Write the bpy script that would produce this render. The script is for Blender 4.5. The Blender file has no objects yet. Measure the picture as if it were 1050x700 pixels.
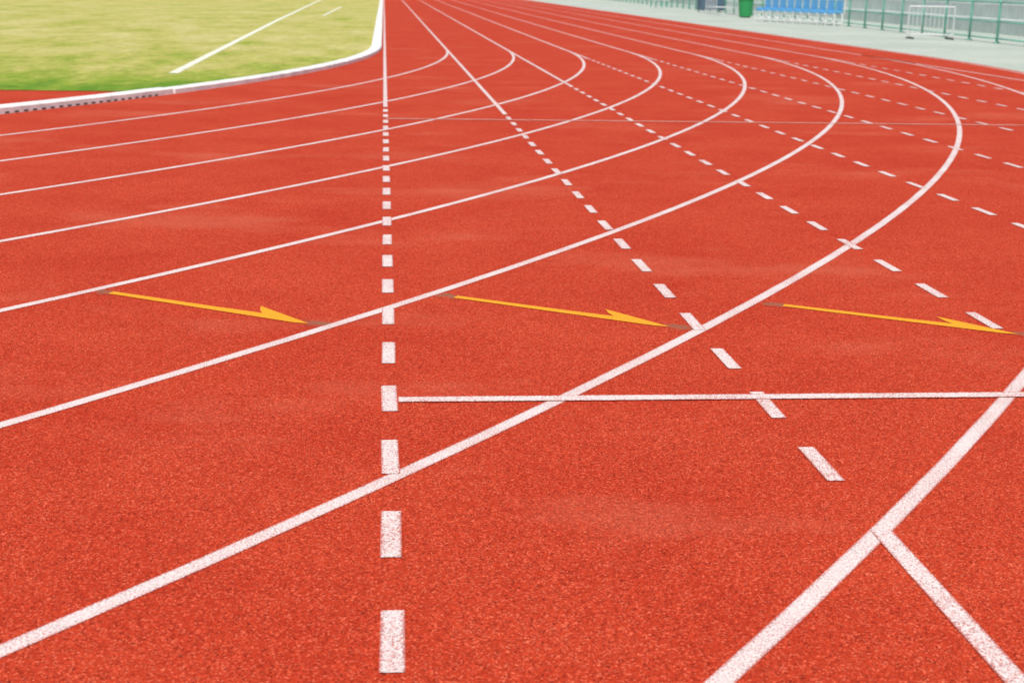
import bpy, bmesh, math, random
from mathutils import Matrix, Vector
random.seed(7)
sc=bpy.context.scene
sc.view_settings.view_transform='Standard'
sc.view_settings.look='None'
sc.view_settings.exposure=0

# ------------------------------------------------------------------ helpers
def link(o,parent=None):
    sc.collection.objects.link(o)
    if parent: o.parent=parent
    return o
def empty(name):
    e=bpy.data.objects.new(name,None); e.empty_display_size=0.2
    return link(e)
def mesh_obj(name,verts,faces,mat=None,parent=None,uvs=None,smooth=False):
    me=bpy.data.meshes.new(name); me.from_pydata(verts,[],faces); me.update()
    if uvs:
        l=me.uv_layers.new(name="UVMap")
        for lp in me.loops: l.data[lp.index].uv=uvs[lp.vertex_index]
    if mat: me.materials.append(mat)
    if smooth:
        for p in me.polygons: p.use_smooth=True
    o=bpy.data.objects.new(name,me)
    return link(o,parent)
class MB:
    """collects boxes / tubes into one mesh"""
    def __init__(s): s.v=[];s.f=[]
    def box(s,cx,cy,cz,sx,sy,sz,M=None):
        b=len(s.v)
        for x in(-.5,.5):
            for y in(-.5,.5):
                for z in(-.5,.5):
                    p=Vector((cx+x*sx,cy+y*sy,cz+z*sz))
                    s.v.append(tuple(M@p) if M else tuple(p))
        for q in((0,1,3,2),(4,6,7,5),(0,4,5,1),(2,3,7,6),(0,2,6,4),(1,5,7,3)): s.f.append(tuple(b+i for i in q))
    def tube(s,a,b,r,n=8,M=None,r2=None):
        a=Vector(a);b=Vector(b)
        if M: a=M@a;b=M@b
        d=(b-a).normalized()
        u=d.orthogonal().normalized(); w=d.cross(u)
        r2=r if r2 is None else r2
        k=len(s.v)
        for p,rr in((a,r),(b,r2)):
            for i in range(n):
                t=2*math.pi*i/n
                s.v.append(tuple(p+u*rr*math.cos(t)+w*rr*math.sin(t)))
        for i in range(n):
            j=(i+1)%n
            s.f.append((k+i,k+j,k+n+j,k+n+i))
        s.f.append(tuple(k+i for i in reversed(range(n)))); s.f.append(tuple(k+n+i for i in range(n)))
    def obj(s,name,mat,parent=None,smooth=False): return mesh_obj(name,s.v,s.f,mat,parent,smooth=smooth)

# ------------------------------------------------------------------ materials
def newmat(name,rough=0.8,spec=0.3):
    m=bpy.data.materials.new(name); m.use_nodes=True
    nt=m.node_tree; b=nt.nodes['Principled BSDF']
    b.inputs['Roughness'].default_value=rough
    b.inputs['Specular IOR Level'].default_value=spec
    return m,nt,b
def N(nt,t,**k):
    n=nt.nodes.new(t)
    for a,v in k.items(): setattr(n,a,v)
    return n
def noise(nt,co,scale,detail=2,rough=.5):
    n=N(nt,'ShaderNodeTexNoise'); n.inputs['Scale'].default_value=scale
    n.inputs['Detail'].default_value=detail; n.inputs['Roughness'].default_value=rough
    nt.links.new(co,n.inputs['Vector']); return n.outputs['Fac']
def ramp(nt,fac,stops):
    r=N(nt,'ShaderNodeValToRGB'); e=r.color_ramp.elements
    e[0].position,e[0].color=stops[0][0],tuple(stops[0][1])+(1,)
    e[1].position,e[1].color=stops[1][0],tuple(stops[1][1])+(1,)
    for p,c in stops[2:]:
        x=e.new(p); x.color=tuple(c)+(1,)
    nt.links.new(fac,r.inputs['Fac']); return r.outputs['Color']
def gr(v): return (v,v,v)
def mix(nt,fac,a,b,blend='MIX'):
    m=N(nt,'ShaderNodeMix',data_type='RGBA',blend_type=blend)
    for s,v in((0,fac),(6,a),(7,b)):
        if isinstance(v,(int,float)): m.inputs[s].default_value=v
        elif isinstance(v,tuple): m.inputs[s].default_value=v+(1,) if len(v)==3 else v
        else: nt.links.new(v,m.inputs[s])
    return m.outputs[2]
def math_n(nt,op,a,b=None):
    m=N(nt,'ShaderNodeMath',operation=op)
    for i,v in enumerate((a,b)):
        if v is None: continue
        if isinstance(v,(int,float)): m.inputs[i].default_value=v
        else: nt.links.new(v,m.inputs[i])
    return m.outputs[0]
def geo(nt): return N(nt,'ShaderNodeNewGeometry').outputs['Position']

def red_group():
    g=bpy.data.node_groups.new("tartan_rubber",'ShaderNodeTree')
    g.interface.new_socket("Color",in_out='OUTPUT',socket_type='NodeSocketColor')
    g.interface.new_socket("Height",in_out='OUTPUT',socket_type='NodeSocketFloat')
    out=g.nodes.new('NodeGroupOutput'); co=geo(g)
    v=N(g,'ShaderNodeTexVoronoi'); v.inputs['Scale'].default_value=270; g.links.new(co,v.inputs['Vector'])
    sep=N(g,'ShaderNodeSeparateColor'); g.links.new(v.outputs['Color'],sep.inputs[0])
    gran=ramp(g,sep.outputs[0],[(0.0,(.15,.012,.005)),(.20,(.41,.033,.012)),(.80,(.49,.044,.015)),(1.0,(.72,.145,.075))])
    fine=noise(g,co,125,2,.65)
    c=mix(g,1.0,gran,ramp(g,fine,[(.3,gr(.78)),(.7,gr(1.18))]),'MULTIPLY')
    big=noise(g,co,1.1,6,.70)
    c=mix(g,1.0,c,ramp(g,big,[(.3,(.90,.80,.80)),(.72,(1.05,1.25,1.3))]),'MULTIPLY')
    st=N(g,'ShaderNodeMapping'); st.inputs['Scale'].default_value=(.45,.8,1); g.links.new(co,st.inputs['Vector'])
    d=noise(g,st.outputs['Vector'],1.1,5,.62)
    df=ramp(g,d,[(.54,gr(0)),(.74,gr(.38))])
    c=mix(g,df,c,(.56,.16,.095))
    g.links.new(c,out.inputs['Color'])
    g.links.new(fine,out.inputs['Height'])
    return g
RG=red_group()
def add_red(nt):
    n=N(nt,'ShaderNodeGroup'); n.node_tree=RG; return n
def bump(nt,b,h,strength,dist):
    bp=N(nt,'ShaderNodeBump'); bp.inputs['Strength'].default_value=strength; bp.inputs['Distance'].default_value=dist
    nt.links.new(h,bp.inputs['Height']); nt.links.new(bp.outputs['Normal'],b.inputs['Normal'])

m_track,nt,b=newmat("red_tartan",.95,.08)
r=add_red(nt); nt.links.new(r.outputs[0],b.inputs['Base Color']); bump(nt,b,r.outputs[1],.35,.004)

def paint_mat(name,col,wear=.5,edge=.35):
    m,nt,b=newmat(name,.75,.2); r=add_red(nt); co=geo(nt)
    uv=N(nt,'ShaderNodeUVMap').outputs[0]; sx=N(nt,'ShaderNodeSeparateXYZ'); nt.links.new(uv,sx.inputs[0])
    e=math_n(nt,'ABSOLUTE',math_n(nt,'SUBTRACT',sx.outputs[1],.5))
    e=math_n(nt,'POWER',math_n(nt,'MULTIPLY',e,2.0),7.0)
    n1=noise(nt,co,190,2,.7)
    n2=noise(nt,co,3.0,3,.6)
    t=math_n(nt,'ADD',n1,math_n(nt,'ADD',math_n(nt,'MULTIPLY',e,edge),math_n(nt,'MULTIPLY',math_n(nt,'SUBTRACT',n2,.5),.25)))
    f=ramp(nt,t,[(wear,gr(0)),(wear+.08,gr(.8))])
    pc=mix(nt,1.0,col,ramp(nt,r.outputs[1],[(.3,gr(.82)),(.7,gr(1.06))]),'MULTIPLY')
    c=mix(nt,f,pc,r.outputs[0]); nt.links.new(c,b.inputs['Base Color'])
    bump(nt,b,r.outputs[1],.3,.003)
    return m
m_white=paint_mat("white_line_paint",(.72,.64,.605),.53,.28)
m_faint=paint_mat("faded_line_paint",(.70,.38,.31),.53,.2)
m_orange=paint_mat("orange_paint",(.80,.34,.014),.60,.2)

m_scuff,nt,b=newmat("dark_scuff",.9,.1); r=add_red(nt); co=geo(nt)
uv=N(nt,'ShaderNodeUVMap').outputs[0]; vl=N(nt,'ShaderNodeVectorMath',operation='LENGTH'); nt.links.new(uv,vl.inputs[0])
t=math_n(nt,'SUBTRACT',noise(nt,co,28,4,.7),math_n(nt,'MULTIPLY',vl.outputs['Value'],.42))
f=ramp(nt,t,[(.14,gr(0)),(.34,gr(.75))])
nt.links.new(mix(nt,f,r.outputs[0],(.22,.11,.065)),b.inputs['Base Color'])

m_apron,nt,b=newmat("pale_green_concrete",.85,.2); co=geo(nt)
a=noise(nt,co,.35,5,.6); c=ramp(nt,a,[(.3,(.37,.42,.35)),(.7,(.49,.53,.46))])
c=mix(nt,1.0,c,ramp(nt,noise(nt,co,5,4,.7),[(.3,gr(.86)),(.7,gr(1.08))]),'MULTIPLY')
nt.links.new(c,b.inputs['Base Color'])
# grass: bleached blades over greener, wetter patches
m_grass,nt,b=newmat("infield_grass",.9,.1); co=geo(nt)
mp=N(nt,'ShaderNodeMapping'); mp.inputs['Scale'].default_value=(.7,.26,1); mp.inputs['Location'].default_value=(9.3,4.2,0); nt.links.new(co,mp.inputs['Vector'])
big=noise(nt,mp.outputs['Vector'],1.0,7,.76)
sx=N(nt,'ShaderNodeSeparateXYZ'); nt.links.new(co,sx.inputs[0])
yy=math_n(nt,'MINIMUM',math_n(nt,'MULTIPLY',math_n(nt,'SUBTRACT',sx.outputs[1],16.0),.022),.22)
t=math_n(nt,'ADD',big,math_n(nt,'SUBTRACT',yy,.09))
c=ramp(nt,t,[(.34,(.12,.25,.020)),(.47,(.26,.34,.040)),(.58,(.44,.42,.105)),(.75,(.55,.50,.20))])
c=mix(nt,1.0,c,ramp(nt,noise(nt,co,4,6,.8),[(.28,gr(.60)),(.72,gr(1.22))]),'MULTIPLY')
nt.links.new(c,b.inputs['Base Color']); bump(nt,b,noise(nt,co,40,2,.7),.5,.03)

def plain(name,col,rough=.6,var=.12,scale=6,spec=.3,metal=0):
    m,nt,b=newmat(name,rough,spec); co=geo(nt)
    c=mix(nt,1.0,col,ramp(nt,noise(nt,co,scale,3,.65),[(.3,gr(1-var)),(.7,gr(1+var*.6))]),'MULTIPLY')
    nt.links.new(c,b.inputs['Base Color']); b.inputs['Metallic'].default_value=metal
    return m
m_kerb=plain("kerb_white",(.79,.78,.74),.6,.22,4)
m_slot=plain("drain_dark",(.10,.085,.075),.9)
m_teal=plain("green_painted_steel",(.18,.48,.37),.45,.2,4)
m_net=plain("green_wire",(.28,.53,.45),.5)
m_blue=plain("blue_plastic",(.13,.40,.66),.35,.1,4)
m_wsteel=plain("white_painted_steel",(.78,.80,.78),.4,.1)
m_silver=plain("galvanised_steel",(.62,.64,.63),.4,.12,8,metal=.2)
m_bin=plain("green_plastic",(.03,.28,.09),.4,.1)
m_rubber=plain("black_rubber",(.05,.05,.05),.8)
m_wall=plain("grey_concrete",(.54,.58,.54),.85,.15,1.5)
m_dark=plain("dark_blue_cabinet",(.08,.13,.18),.5,.15)
m_chalk=plain("chalk_line",(.74,.75,.60),.9,.35,14)

# ------------------------------------------------------------------ world geometry (metres)
X0,YT,R0,W=0.012,28.17,31.236,1.22
ZL,ZD,ZS=.0055,.0068,.0081          # thin paint layers above the track (.004)
CX=X0-R0; YF=YT+95
def P(s,t):
    if t>=0: return (X0+s,YT+t)
    a=-t/R0
    return (CX+(R0+s)*math.cos(a), YT-(R0+s)*math.sin(a))
TEND=-math.pi*R0

def strip(pts,w,z,name,mat,parent):
    v=[];f=[];uv=[];L=0
    for i,p in enumerate(pts):
        q0=pts[max(0,i-1)];q1=pts[min(len(pts)-1,i+1)]
        d=Vector((q1[0]-q0[0],q1[1]-q0[1])).normalized(); n=Vector((-d.y,d.x))*w/2
        if i: L+=math.hypot(p[0]-pts[i-1][0],p[1]-pts[i-1][1])
        v+= [(p[0]+n.x,p[1]+n.y,z),(p[0]-n.x,p[1]-n.y,z)]; uv+=[(L,0),(L,1)]
        if i: k=2*i; f.append((k-2,k-1,k+1,k))
    return mesh_obj(name,v,f,mat,parent,uv)

g=1500
mesh_obj("ground",[(-g,-g,0),(g,-g,0),(g,g,0),(-g,g,0)],[(0,1,2,3)],m_apron)
def stadium(s,n=160):
    pts=[]
    for i in range(n+1):
        a=-math.pi*i/n; pts.append((CX+(R0+s)*math.cos(a),YT+(R0+s)*math.sin(a)))
    for i in range(n+1):
        a=math.pi-math.pi*i/n; pts.append((CX+(R0+s)*math.cos(a),YF+(R0+s)*math.sin(a)))
    return pts
pts=stadium(11.12)
mesh_obj("running_track",[(x,y,.004) for x,y in pts],[tuple(range(len(pts)))],m_track)
YG=16.5
ins=[p for p in stadium(-.2,400) if p[1]>YG]
mesh_obj("grass",[(x,y,.010) for x,y in ins],[tuple(range(len(ins)))],m_grass)

lanes=empty("lane_markings")
ts=[TEND*(1-i/220) for i in range(220)]+[0]+[i*5 for i in range(1,20)]
for n in range(1,10):
    strip([P(n*W,t) for t in ts],.052,ZL,"lane_line_%d"%n,m_white,lanes)
pitch=.566
ref={0:4.29,1:3.62,2:5.32,3:7.56}
def arc_y(s_line,x):
    r=R0+s_line; dx=x-CX
    return YT-math.sqrt(max(0,r*r-dx*dx))
start={0:14.9,1:14.2,2:18.5}
for n in range(0,9):
    x=X0+n*W; y_ref=ref.get(n,7.56)
    yend=start.get(n, YT-3.0)
    y0=arc_y(8*W,x)+.2 if n>0 else 0.6
    k=math.ceil((y0-y_ref)/pitch)
    v=[];f=[];uv=[]
    y=y_ref+k*pitch
    while y<yend:
        a=len(v); ww=.026+random.uniform(-.0012,.0012); hl=.142+random.uniform(-.005,.005); sk=random.uniform(-.0015,.0015)
        v+=[(x-ww+sk,y-hl,ZD),(x+ww+sk,y-hl,ZD),(x+ww-sk,y+hl,ZD),(x-ww-sk,y+hl,ZD)]
        uv+=[(0,0),(0,1),(.28,1),(.28,0)]; f.append((a,a+1,a+2,a+3)); y+=pitch
    mesh_obj("dashed_line_%d"%(n+1),v,f,m_white,lanes,uv)
    strip([(x,yend),(x,(yend+YT)/2),(x,YT+(95 if n==0 else -.03))],.05,ZD,"solid_line_%d"%(n+1),m_white,lanes)
    if n>0:
        yy=arc_y(8*W,x)
        strip([(x,yy),(x,yy-3),(x,yy-9)],.055,ZD,"outer_line_%d"%(n+1),m_white,lanes)
strip([(X0+.03,4.27),(3,4.27),(6,4.27),(7.2,4.27)],.058,ZS,"start_line",m_white,lanes)
strip([(X0,13.62),(3,13.62),(6.9,13.62)],.06,ZS,"faded_cross_line",m_faint,lanes)

def arrow(tail,tip):
    d=Vector((tip[0]-tail[0],tip[1]-tail[1])); L=d.length; d.normalize(); n=Vector((-d.y,d.x))
    loc=[(0,-.021),(L*.5,-.026),(L-.06,-.030),(L,-.014),(L-.34,.128),(L-.30,.070),(L-.26,.032),(L*.5,.023),(0,.020)]
    v=[(tail[0]+d.x*a+n.x*p,tail[1]+d.y*a+n.y*p,ZD) for a,p in loc]
    mesh_obj("painted_arrow",v,[(0,1,7,8),(1,2,6,7),(2,3,6),(3,4,6),(4,5,6)],m_orange,None,[(0,.5)]*9)
def scuff(c,rx,ry,ang):
    v=[(c[0],c[1],ZL-.0006)];uv=[(0,0)];f=[]
    for i in range(28):
        t=2*math.pi*i/28; a=rx*math.cos(t);q=ry*math.sin(t)
        v.append((c[0]+a*math.cos(ang)-q*math.sin(ang),c[1]+a*math.sin(ang)+q*math.cos(ang),ZL-.0006)); uv.append((math.cos(t),math.sin(t)))
    for i in range(28): f.append((0,1+i,1+(i+1)%28))
    mesh_obj("scuff_mark",v,f,m_scuff,None,uv)
for tail,tip in (((-1.16,5.86),(-.29,5.31)),((.30,5.77),(1.13,5.24)),((1.69,5.60),(2.50,5.10))):
    arrow(tail,tip)
    a=math.atan2(tip[1]-tail[1],tip[0]-tail[0])
    scuff((tail[0]-.03,tail[1]+.02),.09,.05,a); scuff((tip[0]+.03,tip[1]-.005),.09,.05,a)

pitchl=empty("pitch_markings")
strip([(-2.9,19.7),(-3.35,45),(-4.0,92)],.13,.014,"touch_line",m_chalk,pitchl)
strip([(-2.2,52),(-2.05,70)],.10,.014,"side_mark",m_chalk,pitchl)

kerb=empty("track_kerb")
def kerb_part(t0,t1,name,h=.055,w=.20,n=120):
    v=[];f=[]
    prof=[(-.06,.0),(-.06,h*.85),(-.075,h),(-.06-w+.015,h),(-.06-w,h*.85),(-.06-w,0)]
    m=len(prof)
    for i in range(n+1):
        t=t0+(t1-t0)*i/n
        for s,z in prof:
            x,y=P(s,t); v.append((x,y,.004+z))
        if i:
            k=m*i
            for j in range(m-1): f.append((k-m+j,k+j,k+j+1,k-m+j+1))
    f.append(tuple(range(m))); f.append(tuple(reversed(range(len(v)-m,len(v)))))
    mesh_obj(name,v,f,m_kerb,kerb)
kerb_part(-R0*math.pi,-12.22,"kerb_slotted",.07)
kerb_part(-12.18,95,"kerb_plain",.06,n=240)
sl=MB(); t=-30.0
while t<-12.5:
    x,y=P(-.0585,t); a=-t/R0
    M=Matrix.Translation((x,y,.0))@Matrix.Rotation(-a,4,'Z')
    sl.box(0,0,.018,.006,.055,.016,M)
    t+=.13
sl.obj("drain_slots",m_slot,kerb)

# ------------------------------------------------------------------ right-hand surroundings
FL=[(14.3,18),(15.9,32),(17.2,60),(18.6,110),(19.5,140)]
def fpos(d):
    for i in range(len(FL)-1):
        a=Vector(FL[i]);b_=Vector(FL[i+1]);l=(b_-a).length
        if d<=l: return a+(b_-a)*d/l,(b_-a).normalized()
        d-=l
    return Vector(FL[-1]),(Vector(FL[-1])-Vector(FL[-2])).normalized()
tot=sum((Vector(FL[i+1])-Vector(FL[i])).length for i in range(len(FL)-1))
fence=empty("green_fence"); posts=MB(); rails=MB(); net=MB()
d=0; H=1.6; prev=None
while d<tot:
    p,dr=fpos(d)
    posts.tube((p.x,p.y,0),(p.x,p.y,H),.036,8)
    posts.box(p.x,p.y,.02,.14,.14,.03)
    if prev is not None:
        for z in(.12,.55,1.05,H-.03): rails.tube((prev.x,prev.y,z),(p.x,p.y,z),.022,6)
        L=(p-prev).length; k=.2
        while k<L-.05:
            A=prev+dr*k; net.tube((A.x,A.y,.12),(A.x,A.y,H-.03),.005,3); k+=.2
    prev=p; d+=2.0
posts.obj("posts",m_teal,fence,True); rails.obj("rails",m_teal,fence,True); net.obj("infill_bars",m_net,fence)

ter=empty("concrete_terrace")
for i,(off,z) in enumerate(((3.2,.45),(4.1,.9),(5.0,1.35))):
    v=[];f=[]
    pr=[(off,0),(off,z),(off+.9-.003,z),(off+.9-.003,0)]
    dd=0;k=0
    while dd<tot:
        p,dr=fpos(dd); n=Vector((dr.y,-dr.x))
        for o,zz in pr: v.append((p.x+n.x*o,p.y+n.y*o,zz))
        if k:
            q=4*k
            for j in range(3): f.append((q-4+j,q+j,q+j+1,q-4+j+1))
        k+=1; dd+=4
    mesh_obj("step_%d"%(i+1),v,f,m_wall,ter)

def frame(x,y,ang): return Matrix.Translation((x,y,0))@Matrix.Rotation(ang,4,'Z')
seat=empty("stadium_seat_row"); A=Vector((14.9,55.4));B=Vector((16.5,50.4)); dv=(B-A); ang=math.atan2(dv.y,dv.x)
M=frame(A.x,A.y,ang); Ls=dv.length
sb=MB(); fr=MB(); ns=10; sp=Ls/ns
for i in range(ns):
    cx=sp*(i+.5)
    sb.box(cx,0,.46,.40,.42,.035,M); sb.box(cx,-.2,.44,.40,.03,.06,M)
    for j in range(4):
        sb.box(cx+(j-1.5)*.098,.23-abs(j-1.5)*.012,.70,.096,.03,.42,M)
    for sx_ in(-.19,.19): sb.box(cx+sx_,.02,.51,.03,.36,.07,M)
for yy_ in(-.17,.17):
    fr.tube((0,yy_,.40),(Ls,yy_,.40),.03,6,M); fr.tube((0,yy_,.10),(Ls,yy_,.10),.028,6,M)
for i in range(ns+1):
    cx=sp*i
    for yy_ in(-.17,.17): fr.tube((cx,yy_,0),(cx,yy_,.42),.028,6,M)
    fr.tube((cx,.25,.42),(cx,.25,.93),.02,6,M)
    fr.tube((cx,-.17,.1),(cx,.17,.1),.02,6,M)
    if i<ns:
        fr.tube((cx,-.17,.1),(cx+sp,-.17,.4),.018,6,M); fr.tube((cx,-.17,.4),(cx+sp,-.17,.1),.018,6,M)
sb.obj("seats",m_blue,seat); fr.obj("frame",m_wsteel,seat)

bn=empty("green_litter_bin"); M=frame(15.9,61.5,.2); bb=MB()
bb.tube((0,0,.05),(0,0,.78),.27,20,M,.34); bb.tube((0,0,.78),(0,0,.83),.37,20,M); bb.obj("body",m_bin,bn)
bb=MB(); bb.tube((0,0,.83),(0,0,.95),.33,20,M,.16); bb.obj("lid",m_bin,bn)
bb=MB(); bb.tube((0,0,0),(0,0,.05),.22,16,M); bb.obj("base",m_rubber,bn)

cb=empty("crowd_barrier"); M=frame(15.2,38.3,-.15); c_=MB()
w=1.25
for z in(.12,.88): c_.tube((-w/2,0,z),(w/2,0,z),.022,8,M)
for x in(-w/2,w/2): c_.tube((x,0,.04),(x,0,.88),.022,8,M)
k=-w/2+.12
while k<w/2-.05: c_.tube((k,0,.12),(k,0,.88),.011,6,M); k+=.12
c_.obj("bars",m_silver,cb); c_=MB()
for x in(-w/2+.08,w/2-.08): c_.tube((x,-.32,.03),(x,.32,.03),.025,8,M); c_.box(x,-.32,.02,.07,.1,.04,M); c_.box(x,.32,.02,.07,.1,.04,M)
c_.obj("feet",m_rubber,cb)

def hurdle(x,y,ang):
    h=empty("track_hurdle"); M=frame(x,y,ang); a=MB()
    for s in(-.55,.55):
        a.tube((s,0,.03),(s,0,.86),.02,8,M); a.tube((s,0,.03),(s,-.62,.03),.022,8,M)
    a.tube((-.55,0,.35),(.55,0,.35),.014,8,M); a.obj("legs",m_silver,h)
    a=MB(); a.box(0,0,.90,1.2,.025,.08,M); a.obj("crossbar",m_wsteel,h)
for i in range(5): hurdle(16.3-.02*i,66.5+i*.45,.1)
cab=empty("equipment_cabinet"); M=frame(16.9,72.5,.1); a=MB()
a.box(0,0,.62,1.3,.6,1.0,M); a.obj("body",m_dark,cab); a=MB()
for s in(-.32,.32): a.box(s,-.312,.62,.60,.02,.92,M)
a.box(0,0,1.135,1.4,.7,.03,M); a.obj("doors_and_top",m_dark,cab); a=MB()
for sx_ in(-.58,.58):
    for sy in(-.24,.24): a.box(sx_,sy,.06,.06,.06,.12,M)
a.obj("legs",m_silver,cab)
b2=empty("park_bench"); M=frame(16.4,84,-1.3); a=MB()
for j in range(3): a.box(0,-.15+j*.15,.45,1.8,.12,.03,M)
for j in range(2): a.box(0,.22,.62+j*.16,1.8,.03,.11,M)
a.obj("slats",m_wsteel,b2); a=MB()
for s in(-.75,.75):
    a.box(s,-.15,.215,.05,.05,.43,M); a.box(s,.19,.42,.05,.03,.84,M)
a.obj("legs",m_teal,b2)

# ------------------------------------------------------------------ light
el,az=math.radians(60),math.radians(192)
w=bpy.data.worlds.new("World"); sc.world=w; w.use_nodes=True; nt=w.node_tree
sky=nt.nodes.new('ShaderNodeTexSky'); sky.sky_type='NISHITA'; sky.sun_disc=False
sky.sun_elevation=el; sky.sun_rotation=az; sky.dust_density=4.0
bg=nt.nodes['Background']; bg.inputs['Strength'].default_value=.15
nt.links.new(sky.outputs[0],bg.inputs['Color'])
L=bpy.data.lights.new("sun",'SUN'); L.energy=2.9; L.angle=math.radians(2.0); L.color=(1,.965,.90)
lo=link(bpy.data.objects.new("sun",L))
dirv=Vector((math.sin(az)*math.cos(el),math.cos(az)*math.cos(el),math.sin(el)))
lo.rotation_euler=dirv.to_track_quat('Z','Y').to_euler()
lo.location=(0,0,30)

# ------------------------------------------------------------------ camera
yaw,pit,roll=.0946,.2542,.0196
F=Vector((math.sin(yaw)*math.cos(pit),math.cos(yaw)*math.cos(pit),-math.sin(pit)))
Rt=Vector((math.cos(yaw),-math.sin(yaw),0)); U=Rt.cross(F)
r_=Rt*math.cos(roll)+U*math.sin(roll); u_=-Rt*math.sin(roll)+U*math.cos(roll)
cam=bpy.data.cameras.new("camera"); cam.sensor_width=36; cam.lens=1415.38/1050*36; cam.clip_start=.05; cam.clip_end=5000
cam.dof.use_dof=True; cam.dof.focus_distance=4.6; cam.dof.aperture_fstop=5.6
co=link(bpy.data.objects.new("camera",cam))
M=Matrix((r_,u_,-F)).transposed().to_4x4(); M.translation=Vector((0,0,1.3069+.006)); co.matrix_world=M
sc.camera=co
